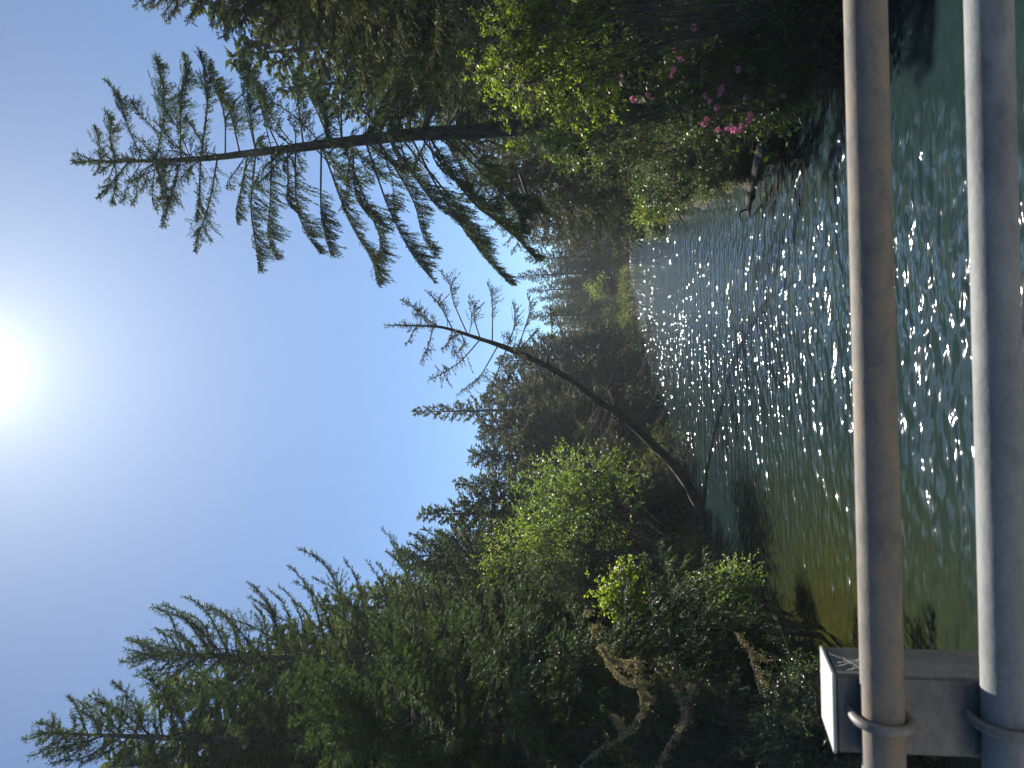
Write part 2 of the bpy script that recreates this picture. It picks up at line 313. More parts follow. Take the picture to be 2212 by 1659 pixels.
def spruce(name, label, tip, base, seed, r0, Lmax, nb, group=None, mat='spruce', t_low=0.12, sparse=1.0, hang=0.4, detail=1.0, e_top=60, e_bot=-12, prof=0.8, curve=(0, 0), asym=None, tint0=0.0, cat='tree', dead_low=0.0, tw_len=0.42, sag=14, upt=18, barkm='bark', sides=10, nl=1.0, nw=1.0, nsp=1.0):
    """upright spruce: trunk, limbs and needle crown"""
    r = np.random.default_rng(seed); tip = np.asarray(tip, float); base = np.asarray(base, float); H = tip[2] - base[2]
    t_ = thing(name, label, cat, base, group)
    mid = (tip + base) / 2 + np.array([curve[0], curve[1], 0]); tr = spline([base - [0, 0, 0.4], mid, tip], 26)
    s = np.linspace(0, 1, 26); rad = r0 * ((1 - s) ** 0.85) * (1 + 0.6 * np.exp(-s * 30)) + 0.008
    W = Wood(); W.tube(tr, rad, sides, 0.03, r); W.build('trunk', M[barkm], t_)
    F = Fol(); B = Wood()
    for k in range(nb):
        u = t_low + (0.985 - t_low) * ((k + r.uniform(0, 0.8)) / nb) ** 0.9
        p0, _ = sample(tr, np.array([u])); az = k * 2.399963 + r.normal(0, 0.35)
        pr = min(1, (1 - u) ** prof * 1.15) * min(1, 0.55 + 1.6 * (u - t_low)); L_ = Lmax * pr * r.uniform(0.62, 1.12) + 0.25
        if asym is not None: L_ *= 1 + asym[1] * math.cos(az - asym[0])
        e0 = R(e_bot + (e_top - e_bot) * u ** 2.2 + r.normal(0, 7))
        pts = branch_path(r, p0[0], az, L_, e0, R(sag), R(upt + r.normal(0, 8)))
        B.tube(pts, np.linspace(0.016 + 0.009 * L_, 0.005, len(pts)), 4)
        dead = u < dead_low and r.uniform() < 0.75
        branch_foliage(r, pts, None if dead else F, B, L_, s0=0.10 + 0.15 * (u < 0.5), tw_sp=0.075 / detail * sparse, sh_sp=0.042 / detail * sparse * nsp, sh_len=0.17 / detail ** 0.9 * nl, sh_w=0.062 / detail ** 0.9 * nw, hang=hang * (1.15 - 0.7 * u), tint0=tint0, tw_len=tw_len, tw_r=0.006 / detail ** 0.5, fine=dead)
    # leader shoots
    n = 30; u = r.uniform(0.94, 1, n); p, T = sample(tr, u)
    F.add(p, T * 0.7 + r.normal(0, 0.5, (n, 3)), r.normal(size=(n, 3)), np.full(n, 0.16), np.full(n, 0.04), r.uniform(0, 0.6, n))
    B.build('limbs', M['twig'], t_); F.build('crown', M[mat], t_)
    return t_
def tipbase(px, py, Y, dx=0.0, dy=0.0):
    tp = aty(px, py, Y); b_ = np.array([tp[0] + dx, tp[1] + dy, 0]); b_[2] = gz(b_[0], b_[1]) - 0.05; return tp, b_

# --- right bank, near
# the tall open spruce: every silhouette limb is a branch of its own
tp = aty(160, 350, 25); trunk_px = [(160, 350, 25), (400, 345, 25.1), (550, 330, 25.2), (700, 312, 25.2), (900, 290, 25.2), (1030, 284, 25.2)]
tr = [aty(*q) for q in trunk_px]; bx, by = tr[-1][0] + 0.25, 25.2; base = np.array([bx, by, gz(bx, by)])
tall = thing('spruce_tree', 'tall open spruce with bare trunk showing between long upswept limbs on the right bank', 'tree', base)
path = spline([base - [0, 0, 0.5], (base + tr[-1]) / 2] + tr[::-1], 60)
zz = (path[:, 2] - base[2]) / (tp[2] - base[2]); rad = 0.36 * np.clip(1 - zz, 0, 1) ** 0.9 * (1 + 0.5 * np.exp(-zz * 25)) + 0.012
W = Wood(); W.tube(path, rad, 14, 0.03); W.build('trunk', M['bark'], tall)
R1 = [  # base of the limb on the trunk (px), then its tip (px, py, distance)
 (215, 190, 258, 25.3), (250, 230, 205, 25.8), (235, 250, 432, 24.6), (300, 240, 200, 24.2), (330, 332, 135, 25.6), (290, 215, 415, 25.6), (350, 330, 450, 24.2), (380, 345, 487, 25.4),
 (400, 405, 118, 25.8), (440, 432, 108, 24.6), (430, 425, 495, 24.0), (470, 428, 548, 25.0), (480, 470, 130, 25.4), (520, 478, 190, 26.4), (530, 520, 470, 26.4), (545, 566, 596, 24.6),
 (560, 540, 150, 24.4), (590, 600, 560, 25.8), (610, 560, 175, 25.2), (620, 640, 470, 24.0), (640, 690, 545, 25.8), (660, 620, 120, 24.2), (690, 717, 522, 24.4), (700, 800, 592, 25.2),
 (705, 680, 150, 26.2), (730, 820, 560, 26.5), (750, 760, 120, 24.0), (760, 840, 480, 23.6), (780, 930, 606, 25.0), (800, 870, 140, 25.8), (815, 940, 540, 26.2), (840, 900, 160, 24.2),
 (850, 1000, 470, 24.0), (865, 1050, 545, 26.4), (880, 1115, 608, 25.2), (900, 1080, 440, 23.8), (930, 1150, 560, 26.2), (950, 1130, 480, 24.6), (980, 1200, 470, 25.6), (1000, 1010, 120, 25.4)]
def limb(parent, p0, p1, seed, r_base, mat, hang=0.4, bow=0.08, s0=0.1, fol=True, wm='twig', **kw):
    r = np.random.default_rng(seed); L_ = float(np.linalg.norm(p1 - p0)); mid = (p0 + p1) / 2 - np.array([0, 0, bow * L_]) + r.normal(0, 0.03 * L_, 3)
    q3 = p0 * 0.2 + p1 * 0.8 - np.array([0, 0, bow * 0.9 * L_]) + r.normal(0, 0.02 * L_, 3); pts = spline([p0, mid, q3, p1], 12)
    B = Wood(); B.tube(pts, np.linspace(r_base, 0.006, 12), 5, 0.05, r); F = Fol() if fol else None
    branch_foliage(r, pts, F, B, L_, s0=s0, hang=hang, **kw); o = B.build('branch', M[wm], parent)
    if fol: F.build('foliage', M[mat], o)
    return o
def trunk_at(px):
    k = np.argmin(np.abs(np.array([proj(q)[0] for q in path]) - px)); return path[k]
def proj(q):
    d = q - CAM; f_ = d @ FWD; return 1106 - (d @ UP) / f_ * FPX, 829.5 - (d @ RT) / f_ * FPX
rh = np.random.default_rng(54); F = Fol(); n = 420; u = 1 - rh.uniform(0, 1, n) ** 1.5 * 0.16; p, T = sample(path, u)
F.add(p, T * 0.5 + rh.normal(0, 0.55, (n, 3)), rh.normal(size=(n, 3)), rh.uniform(0.12, 0.3, n), np.full(n, 0.036), rh.uniform(0, 0.6, n)); F.build('crown', M['spruce'], tall)
for k, (bpx, tpx, tpy, ty) in enumerate(R1):
    low = bpx > 470
    limb(tall, trunk_at(bpx), aty(tpx + rh.normal(0, 8), tpy + rh.normal(0, 14), ty), 100 + k, 0.020 + 0.00003 * bpx, 'spruce', hang=rh.uniform(0.45, 1.0) if low else 0.22, bow=(rh.normal(-0.03, 0.07)) if low else 0.05, s0=rh.uniform(0.10, 0.28) if low else 0.05,
         tw_sp=0.032, tw_len=rh.uniform(0.2, 0.38), tw_max=rh.uniform(0.7, 1.3), sh_sp=0.033, sh_len=0.13, sh_w=0.034, fwdk=rh.uniform(0.25, 0.7), clumpy=0.6)
r = np.random.default_rng(55)
for k in range(110):   # limbs towards and away from the viewer
    u = r.uniform(190, 1040); p0 = trunk_at(u); az = r.choice([0, math.pi]) + r.normal(0, 0.85); L_ = (0.5 + 3.2 * min(1, (u - 150) / 420)) * r.uniform(0.35, 1.1)
    e = R(np.interp(u, [160, 400, 600, 1000], [55, 30, 5, -25])) + r.normal(0, 0.15); p1 = p0 + L_ * np.array([math.sin(az) * math.cos(e), math.cos(az) * math.cos(e), math.sin(e)])
    limb(tall, p0, p1, 400 + k, 0.014 + 0.00002 * u, 'spruce', hang=r.uniform(0.4, 0.9) if u > 480 else 0.25, bow=r.normal(0, 0.06), s0=0.15, tw_sp=0.055, tw_len=0.28, tw_max=1.0, sh_sp=0.042, sh_len=0.14, sh_w=0.038, fwdk=r.uniform(0.3, 0.7), clumpy=0.6)

tp_, b_ = tipbase(290, -60, 20); b_[0] += 0.6
spruce('spruce_tree', 'broad dense brownish spruce cut by the edge of the picture on the right bank', tp_, b_, seed=21, nl=0.8, nw=0.55, nsp=0.6, r0=0.36, Lmax=4.6, nb=190, mat='spruce_olive', hang=0.5, prof=0.55, sparse=0.95, e_bot=-18)
tp_, b_ = tipbase(560, 60, 29)
spruce('spruce_tree', 'dark spruce standing close behind the broad brownish one on the right bank', tp_, b_, seed=22, nl=1.1, nw=1.2, nsp=1.5, r0=0.3, Lmax=4.0, nb=150, mat='spruce_olive', hang=0.5, prof=0.6)
tp_, b_ = tipbase(860, 215, 37)
spruce('spruce_tree', 'spruce seen through the lower limbs of the tall open spruce', tp_, b_, seed=23, nl=1.1, nw=1.2, nsp=1.5, r0=0.26, Lmax=3.8, nb=130, mat='spruce', hang=0.5, prof=0.6, detail=0.8, dead_low=0.3)
tp_, b_ = tipbase(1010, 400, 48)
spruce('spruce_tree', 'olive spruce with drooping limbs over the far end of the right bank', tp_, b_, seed=24, nl=1.1, nw=1.2, nsp=1.5, r0=0.26, Lmax=4.6, nb=130, mat='spruce_olive', hang=0.7, prof=0.5, detail=0.75, e_bot=-25)
tp_, b_ = tipbase(1075, 455, 66)
spruce('spruce_tree', 'olive spruce whose limbs hang low above the water at the river bend', tp_, b_, seed=25, nl=1.1, nw=1.2, nsp=1.5, r0=0.28, Lmax=5.0, nb=130, mat='spruce_olive', hang=0.7, prof=0.5, detail=0.65, e_bot=-25, asym=(-math.pi / 2, 0.4))

# --- left bank, near
tp_, b_ = tipbase(80, 1582, 20)
spruce('spruce_tree', 'leftmost spruce with the highest leader shoot against the sky', tp_, b_, seed=31, nl=0.8, nw=0.5, nsp=0.6, r0=0.30, Lmax=4.3, nb=170, mat='spruce', hang=0.35, prof=0.62, sparse=0.85, tw_len=0.32)
tp_, b_ = tipbase(285, 1412, 26)
spruce('spruce_tree', 'left bank spruce with long limbs sweeping up into the open sky', tp_, b_, seed=32, nl=0.8, nw=0.55, nsp=0.6, r0=0.30, Lmax=6.9, nb=150, mat='spruce', hang=0.3, prof=0.66, e_top=60, e_bot=12, upt=28, sparse=1.0, t_low=0.3, tw_len=0.2, asym=(math.pi / 2, 0.12))
tp_, b_ = tipbase(860, 1200, 36)
spruce('spruce_tree', 'shorter green spruce behind the bright alder on the left bank', tp_, b_, seed=33, nl=1.1, nw=1.2, nsp=1.5, r0=0.24, Lmax=4.0, nb=150, mat='spruce', hang=0.4, prof=0.62, e_bot=10, upt=25, detail=0.85)
tp_, b_ = tipbase(700, 1560, 14.5)
spruce('spruce_tree', 'near young spruce with low drooping green fronds at the left edge', tp_, b_, seed=34, nl=0.75, nw=0.42, nsp=0.55, r0=0.16, Lmax=3.4, nb=150, mat='spruce', hang=0.6, prof=0.5, e_bot=-20, t_low=0.05, tint0=0.0, asym=(math.pi / 2, 0.25), sparse=0.8)

# --- leaning spruce over the river
lt_px = [(1525, 1140, 34.6), (1509, 1092, 34.5), (1474, 1027, 34.3), (1440, 988, 34.1), (1392, 942, 33.8), (1341, 898, 33.5), (1294, 868, 33.3), (1241, 826, 33.0), (1161, 781, 32.7), (1074, 744, 32.4), (1034, 731, 32.2), (971, 711, 32.0), (924, 704, 31.8), (832, 703, 31.6)]
LT = [aty(*q) for q in lt_px]; base = LT[0].copy(); base[2] = gz(base[0], base[1])
lean = thing('leaning_spruce', 'spruce with nearly bare limbs leaning far out over the river', 'tree', base)
path = spline([base + np.array([-0.6, 0.2, -0.5])] + LT, 60); s = np.linspace(0, 1, 60)
W = Wood(); path = path + np.column_stack([np.sin(s * 31) * 0.03, s * 0, np.cos(s * 23) * 0.03]) * (1 - s)[:, None]; W.tube(path, (0.27 * (1 - s) ** 0.8 + 0.012) * (1 + 0.12 * np.sin(s * 47) * np.sin(s * 19)), 12, 0.07); W.build('trunk', M['bark_moss'], lean)
cx = lambda a, b: (774 + a / 3, 497.7 + b / 3)
LEAN = [((320, 622), (280, 590), 0.3), ((350, 622), (300, 735), 0.5), ((525, 615), (275, 450), 1), ((480, 640), (350, 540), 1), ((470, 640), (400, 860), 0.9), ((595, 645), (440, 395), 0.8), ((600, 650), (540, 770), 0.7), ((690, 665), (530, 262), 0.5), ((680, 662), (620, 800), 0.7),
        ((780, 690), (715, 430), 0.45), ((780, 712), (460, 965), 0.8), ((890, 722), (835, 335), 0.5), ((890, 750), (640, 1065), 0.6), ((960, 745), (1000, 470), 0.4), ((955, 775), (790, 1090), 0.4), ((1030, 772), (1095, 415), 0.25), ((1035, 775), (1160, 640), 0.2),
        ((1160, 880), (1000, 1400), 0.3), ((1255, 872), (1240, 500), 0.15), ((1250, 915), (1215, 1060), 0.15), ((1400, 980), (1510, 800), 0.2), ((1370, 1010), (1290, 1180), 0.15), ((1560, 1130), (1390, 1320), 0.15), ((1600, 1085), (1720, 480), 0.0), ((1690, 1130), (1870, 575), 0.0), ((1700, 1160), (1770, 980), 0.0), ((1650, 1190), (1540, 1370), 0.1), ((1880, 1310), (1970, 1180), 0.0), ((1900, 1330), (2050, 1400), 0.0), ((1800, 1260), (1950, 1000), 0.0)]
pp = np.array([proj(q) for q in path])
for k, (a, b_, g) in enumerate(LEAN):
    a = np.array(cx(*a)); e = cx(*b_); j = int(np.argmin(np.linalg.norm(pp - a, axis=1))); p0 = path[j]; yy = p0[1] + np.random.default_rng(k).normal(0, 1.0)
    limb(lean, p0, aty(e[0], e[1], yy), 700 + k, 0.035, 'spruce_olive', hang=0.35 if g > 0.3 else 0.3, bow=0.07, s0=0.25, fol=g > 0, wm='twig', tw_sp=0.055, tw_len=0.34, tw_max=0.95, tw_min=0.2, fwdk=0.35, clumpy=0.6, sh_sp=0.045 if g > 0.6 else 0.07, sh_len=0.12, sh_w=0.045, tw_r=0.012)
r = np.random.default_rng(19)
for k in range(34):   # further thin limbs on every side of the upper trunk
    u = r.uniform(0.42, 0.97); p0 = sample(path, np.array([u]))[0][0]; az = r.uniform(0, 6.28); e = r.normal(0.25, 0.3); L_ = r.uniform(0.7, 2.6) * (1.15 - u) * 2.2
    limb(lean, p0, p0 + L_ * np.array([math.sin(az) * math.cos(e), math.cos(az) * math.cos(e), math.sin(e)]), 770 + k, 0.02, 'spruce_olive', hang=0.3, bow=0.06, s0=0.2, fol=u > 0.6, tw_sp=0.06, tw_len=0.36, tw_max=0.8, tw_min=0.16, fwdk=0.35, clumpy=0.6, sh_sp=0.06, sh_len=0.12, sh_w=0.04, tw_r=0.011)
n = 160; r = np.random.default_rng(9); u = r.uniform(0.9, 1, n); p, T = sample(path, u); F = Fol()
F.add(p, T * 0.6 + r.normal(0, 0.6, (n, 3)), r.normal(size=(n, 3)), np.full(n, 0.22), np.full(n, 0.04), r.uniform(0, 0.6, n)); F.build('crown', M['spruce_olive'], lean)

# --- background conifers: four kinds, copied
tmpl = []
for k, (Lm, pf, mt, hg) in enumerate([(3.6, 0.75, 'spruce_far', 0.5), (4.4, 0.55, 'spruce_olive', 0.55), (3.2, 0.9, 'spruce_far', 0.35), (4.8, 0.5, 'spruce_olive', 0.6)]):
    tmpl.append(spruce('spruce_tree', 'x', (0, 0, 20), (0, 0, 0), 60 + k, 0.28, Lm, 120, mat=mt, hang=hg, prof=pf, detail=0.5, t_low=0.04, sides=7, nsp=0.75, nw=1.35))
used = [False] * 4
def far_tree(px, py, Y, kind, label, group=None, wide=1.0):
    tp = aty(px, py, Y); zb = gz(tp[0], tp[1]) - 0.1; h = (tp[2] - zb) / 20
    o = copy_tree(tmpl[kind]) if used[kind] else tmpl[kind]; used[kind] = True
    o.location = (float(tp[0]), float(tp[1]), float(zb)); o.scale = (h * wide, h * wide, h); o.rotation_euler = (0, 0, random.uniform(0, 6.28)); tag(o, label, 'tree', group); return o
far_tree(890, 890, 80, 2, 'slender pointed spruce rising above the forest behind the leaning trunk', wide=1.0)
far_tree(982, 1045, 55, 0, 'blue green spruce at the left forest edge just above the bright alder', wide=1.2)
far_tree(905, 1110, 45, 0, 'spruce spire between the bright alder and the long upswept limbs', wide=1.2)
for q in [(1020, 985, 62, 3), (1035, 940, 72, 1), (1060, 830, 92, 3), (1045, 860, 86, 1), (1075, 780, 98, 1), (1110, 760, 104, 3), (1000, 1085, 44, 3), (1090, 1010, 60, 1), (1120, 900, 76, 1), (1150, 830, 84, 3), (1080, 1120, 42, 1), (1040, 920, 66, 1), (1100, 860, 80, 3), (1090, 960, 66, 3)]:
    far_tree(*q, 'brownish spruce in the dense wood ' + ('between the bright alder and the pointed spruce' if q[1] > 895 else 'right behind the leaning trunk'), 'brownish spruces on the left bank', 1.25)
for q in [(1145, 684, 128, 0), (1160, 730, 118, 2), (1172, 665, 150, 0), (1164, 645, 146, 0), (1142, 628, 140, 2), (1120, 596, 138, 0), (1135, 560, 130, 0), (1140, 520, 126, 0), (1120, 480, 120, 0), (1100, 440, 118, 0), (1080, 400, 112, 2), (1175, 700, 160, 2), (1190, 640, 150, 2), (1185, 745, 110, 2), (1200, 610, 146, 0), (1190, 560, 142, 2), (1210, 500, 138, 0), (1220, 690, 136, 0), (1230, 655, 150, 0), (1190, 460, 116, 2), (1185, 680, 142, 0), (1205, 720, 128, 2), (1195, 590, 152, 0), (1215, 640, 132, 2), (1200, 535, 150, 2), (1240, 705, 122, 0), (1225, 575, 128, 0), (1235, 620, 140, 2), (1195, 670, 172, 0), (1200, 640, 176, 0), (1190, 610, 170, 2), (1185, 575, 168, 0), (1195, 545, 166, 0), (1205, 700, 168, 2), (1170, 520, 164, 0), (1180, 490, 160, 0), (1230, 660, 180, 0), (1240, 600, 178, 0)]:
    far_tree(*q, ('back row' if q[2] > 145 else 'front row') + ' spruce at the ' + ('left end of the far treeline behind the leaning spruce' if q[1] > 688 else 'middle of the far treeline above the pale bank bush' if q[1] > 600 else 'right end of the far treeline behind the hanging limbs') + '', 'spruces at the river bend', 1.35)
for q in [(1000, 320, 70, 1), (960, 230, 60, 3), (900, 120, 46, 1), (430, 10, 30, 0), (500, 120, 34, 0), (600, 190, 38, 2), (640, 50, 28, 1), (720, 235, 42, 0), (560, -40, 25, 3), (760, 40, 40, 3), (820, 170, 48, 0), (1010, 250, 62, 3), (950, 90, 40, 1), (1050, 360, 84, 1)]:
    far_tree(*q, 'shadowy spruce deep in the right wood ' + ('behind the broad dense spruce' if q[0] < 700 else 'low behind the sunlit willow' if q[1] < 200 else 'behind the lower limbs of the tall open spruce'), 'spruces deep in the right wood', 1.4)
for q in [(340, 1500, 31, 0), (250, 1650, 26, 0), (500, 1430, 33, 0), (590, 1370, 37, 2), (690, 1310, 41, 0), (790, 1275, 44, 0), (400, 1580, 29, 0), (620, 1500, 34, 3), (520, 1640, 30, 1), (760, 1420, 40, 3), (880, 1330, 48, 1), (700, 1600, 36, 0), (930, 1240, 52, 3), (800, 1640, 26, 1), (900, 1500, 30, 3), (420, 1700, 24, 1), (940, 1180, 46, 3), (960, 1380, 38, 1)]:
    far_tree(*q, 'shadowy spruce deep in the left wood ' + ('close to the leftmost spruce' if q[1] > 1550 else 'behind the long upswept limbs' if q[1] > 1345 else 'just above the bright alder'), 'spruces deep in the left wood', 1.35)

# ------------------------------------------------------------------ broadleaf shrubs and trees
def shrub(name, label, cat, c, rad, seed, mat, n_tw, leaves=10, ll=0.06, lw=0.03, group=None, base=None, stems=9, tl=0.35, clump=0.5, up=0.3, wood='twig', whorl=False, droop=0.0, r_stem=0.022, tint0=0.0, spread=0.8):
    """c: centre of the foliage, rad: its half sizes"""
    r = np.random.default_rng(seed); c = np.asarray(c, float); rad = np.asarray(rad, float)
    if base is None: base = np.array([c[0], c[1], 0.0])
    base = np.array([base[0], base[1], gz(base[0], base[1]) - 0.05])
    t_ = thing(name, label, cat, base, group); B = Wood(); F = Fol()
    nc = max(5, int(n_tw / 26)); cd_ = nrm(r.normal(size=(nc, 3))); cc = c + cd_ * rad * (r.uniform(0.15, 1, (nc, 1)) ** 0.45) * 0.85
    which = r.integers(0, nc, n_tw); cs = r.uniform(0.16, 0.34, nc) * clump * 2
    tw = cc[which] + r.normal(0, 1, (n_tw, 3)) * rad.mean() * cs[which][:, None] * 0.8
    g = ground_z(tw[:, :2]); tw[:, 2] = np.maximum(tw[:, 2], np.maximum(g, 0) + 0.15 + r.uniform(0, .2, n_tw))
    out_ = nrm((tw - c) / rad); d = nrm(out_ * spread + r.normal(0, 0.55, (n_tw, 3)) + np.array([0, 0, up]))
    A = tw - d * tl * 0.5; E = tw + d * tl * 0.5; E[:, 2] -= droop * tl
    B.sticks(A, E, 0.005, 0.002)
    # stems: from the base to each clump, then fine links from the clump to its twigs
    for k in range(nc):
        a = base + np.append(r.normal(0, 0.12, 2), 0); m_ = a * 0.5 + cc[k] * 0.5 + np.array([0, 0, 0.18 * abs(cc[k][2] - a[2])]) + r.normal(0, 0.1, 3)
        B.tube(spline([a, m_, cc[k]], 9), np.linspace(r_stem if k < stems else 0.4 * r_stem, 0.006, 9), 4)
    B.sticks(cc[which], A, 0.007, 0.004)
    n = n_tw * leaves; idx = np.repeat(np.arange(n_tw), leaves); k = np.tile(np.arange(leaves), n_tw)
    if whorl: u = np.clip(r.normal(0.92, 0.06, n), 0, 1)
    else: u = (k + r.uniform(0, 1, n)) / leaves
    P = A[idx] + (E - A)[idx] * u[:, None]; s1 = nrm(np.cross(d[idx], r.normal(size=(n, 3))))
    D = s1 * (0.9 if whorl else 0.75) + d[idx] * 0.45 + np.array([0, 0, -droop - (0.2 if whorl else 0)]) + r.normal(0, 0.15, (n, 3))
    N = np.array([0, 0, 1.0]) + r.normal(0, 0.55, (n, 3))
    F.add(P, D, N, ll * r.uniform(0.6, 1.2, n), lw * r.uniform(0.7, 1.2, n), np.clip(tint0 + r.beta(1.5, 2.2, n), 0, 1), wpos=0.5)
    B.build('stems', M[wood], t_); F.build('foliage', M[mat], t_); return t_, tw, d
def sh(px, py, Y, hpx, wpx, depth=None):
    """centre and half sizes of a shrub that spans hpx by wpx (half sizes) at distance Y"""
    c = aty(px, py, Y); k = Y / FPX; return c, np.array([wpx * k, depth if depth else 0.8 * wpx * k, hpx * k])
# right bank
c, rd = sh(1180, 120, 13.2, 190, 180, 1.4)
shrub('willow_shrub', 'tall willow with sunlit yellow green leaves above the pink rhododendron', 'shrub', c, rd, 201, 'leaf_bright', 1000, 13, 0.09, 0.032, base=(c[0] + 0.8, c[1] + 0.6), droop=0.25, stems=14, clump=0.5)
c, rd = sh(1260, 300, 17, 150, 110, 1.2)
shrub('willow_shrub', 'loose grey green willow beside the tall open spruce trunk', 'shrub', c, rd, 202, 'leaf_alder', 330, 11, 0.07, 0.026, base=(c[0] + 1.0, c[1] + 0.6), droop=0.2, stems=12)
c, rd = sh(1580, 130, 14.8, 175, 185, 1.3)
rho, tw, dd = shrub('rhododendron', 'dark rhododendron with clusters of pink flowers overhanging the water', 'shrub', c, rd, 203, 'leaf_rhodo', 1900, 9, 0.11, 0.03, base=(c[0] + 1.0, c[1] + 0.5), whorl=True, tl=0.3, stems=16, clump=0.62)
# flower trusses
r = np.random.default_rng(5); F = Fol(); nfl = 13; dirs = nrm(r.normal(size=(nfl, 3)) + np.array([0, 0, 0.9]))
for d in dirs:
    a = nrm(np.cross(d, r.normal(size=3))); b2 = np.cross(d, a); ang = np.arange(5) * 2 * math.pi / 5
    pt = nrm(np.cos(ang)[:, None] * a + np.sin(ang)[:, None] * b2 + d * 0.7); F.add(np.tile(d * 0.045, (5, 1)), pt, np.tile(d, (5, 1)) - pt * .3, np.full(5, 0.042), np.full(5, 0.030), r.uniform(0, 1, 5), wpos=0.65, fold=-0.15)
fme = mesh('flower_cluster', np.concatenate(F.V), np.arange(sum(len(v_) for v_ in F.V)).reshape(-1, 4), M['petal'], np.concatenate(F.T))
fl_px = [(1524, 208), (1534, 219), (1548, 232), (1527, 258), (1521, 268), (1571, 279), (1580, 275), (1585, 281), (1551, 280), (1598, 281), (1617, 266), (1600, 272), (1692, 207), (1622, 246), (1557, 195), (1455, 150), (1452, 162), (1456, 108), (1470, 128), (1400, 205), (1411, 214), (1345, 172), (1612, 210), (1555, 205), (1618, 258), (1560, 190), (1640, 80), (1500, 60), (1368, 214), (1595, 150)]
for px, py in fl_px:
    o = bpy.data.objects.new('flower_cluster', fme); link(o, rho); Yf = 13.75 + r.uniform(-0.15, 0.25); q = aty(px, py, Yf) - np.array(rho.location)
    o.location = [float(v_) for v_ in q]; o.rotation_euler = (r.uniform(-0.9, 0.1), r.uniform(-0.4, 0.4), r.uniform(0, 6)); s_ = r.uniform(0.6, 1.0); o.scale = (s_, s_, s_)
for k, (q, hh, ww, Y, lab, mt, nt_) in enumerate([
    ((1560, 360), 75, 70, 22, 'dark leafy bush behind the rhododendron at the water edge', 'leaf_dark', 520),
    ((1440, 400), 90, 60, 28, 'green bush with sunlit tips by the floating log', 'leaf_glossy', 620),
    ((1350, 330), 100, 90, 24, 'dark tangled bush below the tall open spruce', 'leaf_dark', 520),
    ((1405, 445), 40, 50, 42, 'small bright green bush reaching over the water on the right bank', 'leaf_bright', 420),
    ((1440, 30), 230, 130, 16.5, 'dark understorey bush behind the rhododendron', 'leaf_dark', 800),
    ((1650, 20), 110, 160, 13.6, 'shaded bush with sparse leaves low at the water under the rhododendron', 'leaf_rhodo', 420),
    ((1060, 80), 170, 190, 17.5, 'shaded broadleaf bush behind the sunlit willow', 'leaf_dark', 700),
    ((1600, 330), 60, 80, 18.6, 'low leafy bush where the log leaves the right bank', 'leaf_dark', 620),
    ((1530, 300), 80, 90, 20.5, 'green bush just left of the rhododendron flowers', 'leaf_glossy', 700),
    ((1470, 340), 80, 90, 26, 'rounded dark bush halfway along the right bank', 'leaf_dark', 620),
    ((1420, 330), 90, 90, 33, 'shadowed bush far back under the right bank spruces', 'leaf_dark', 520),
    ((1690, 150), 60, 170, 14.2, 'low shaded bush hanging to the water under the pink flowers', 'leaf_rhodo', 700),
    ((1420, 470), 25, 45, 52, 'small leafy bush at the water past the bright green one', 'leaf_glossy', 420),
    ((1385, 480), 35, 50, 66, 'low dark bush below the hanging limbs at the bend', 'leaf_dark', 330)]):
    c, rd = sh(*q, Y, hh, ww); shrub('bush', lab, 'shrub', c, rd, 210 + k, mt, nt_, 10, 0.075 * max(1, Y / 24), 0.036 * max(1, Y / 24), stems=9)
# left bank
c, rd = sh(1240, 1095, 29, 150, 140, 2.6)
shrub('alder_tree', 'bright green alder with small sunlit leaves behind the leaning trunk base', 'tree', c, rd, 220, 'leaf_alder', 900, 12, 0.10, 0.075, base=(c[0] - 2.6, c[1] + 1.3), stems=12, r_stem=0.05, tl=0.6, tint0=0.1)
c, rd = sh(1130, 1195, 27, 110, 60, 1.2)
shrub('alder_tree', 'narrow young alder with yellow green leaves on its upright shoots', 'tree', c, rd, 221, 'leaf_bright', 300, 11, 0.09, 0.06, base=(c[0] - 0.3, c[1]), stems=8, r_stem=0.04, tl=0.6, up=1.0)
c, rd = sh(1345, 1285, 15.8, 66, 62, 0.8)
shrub('salal_bush', 'sunlit bush with broad yellow green leaves between the dark fronds', 'shrub', c, rd, 222, 'leaf_bright', 260, 10, 0.085, 0.055, stems=10, base=(c[0] - 0.8, c[1] + 0.3))
c, rd = sh(1565, 1275, 18.6, 78, 58, 0.9)
shrub('salal_bush', 'pale glossy bush arching over the water at the left bank', 'shrub', c, rd, 223, 'leaf_alder', 420, 11, 0.065, 0.045, tint0=0.35, stems=12, base=(c[0] - 0.9, c[1]))
c, rd = sh(1770, 1570, 10.6, 110, 120, 0.9)
shrub('huckleberry_bush', 'nearest small leaved evergreen bush behind the steel railing post', 'shrub', c, rd, 224, 'leaf_glossy', 1700, 12, 0.045, 0.024, stems=14, tl=0.22, clump=0.7, base=(c[0] - 0.3, c[1] + 0.2))
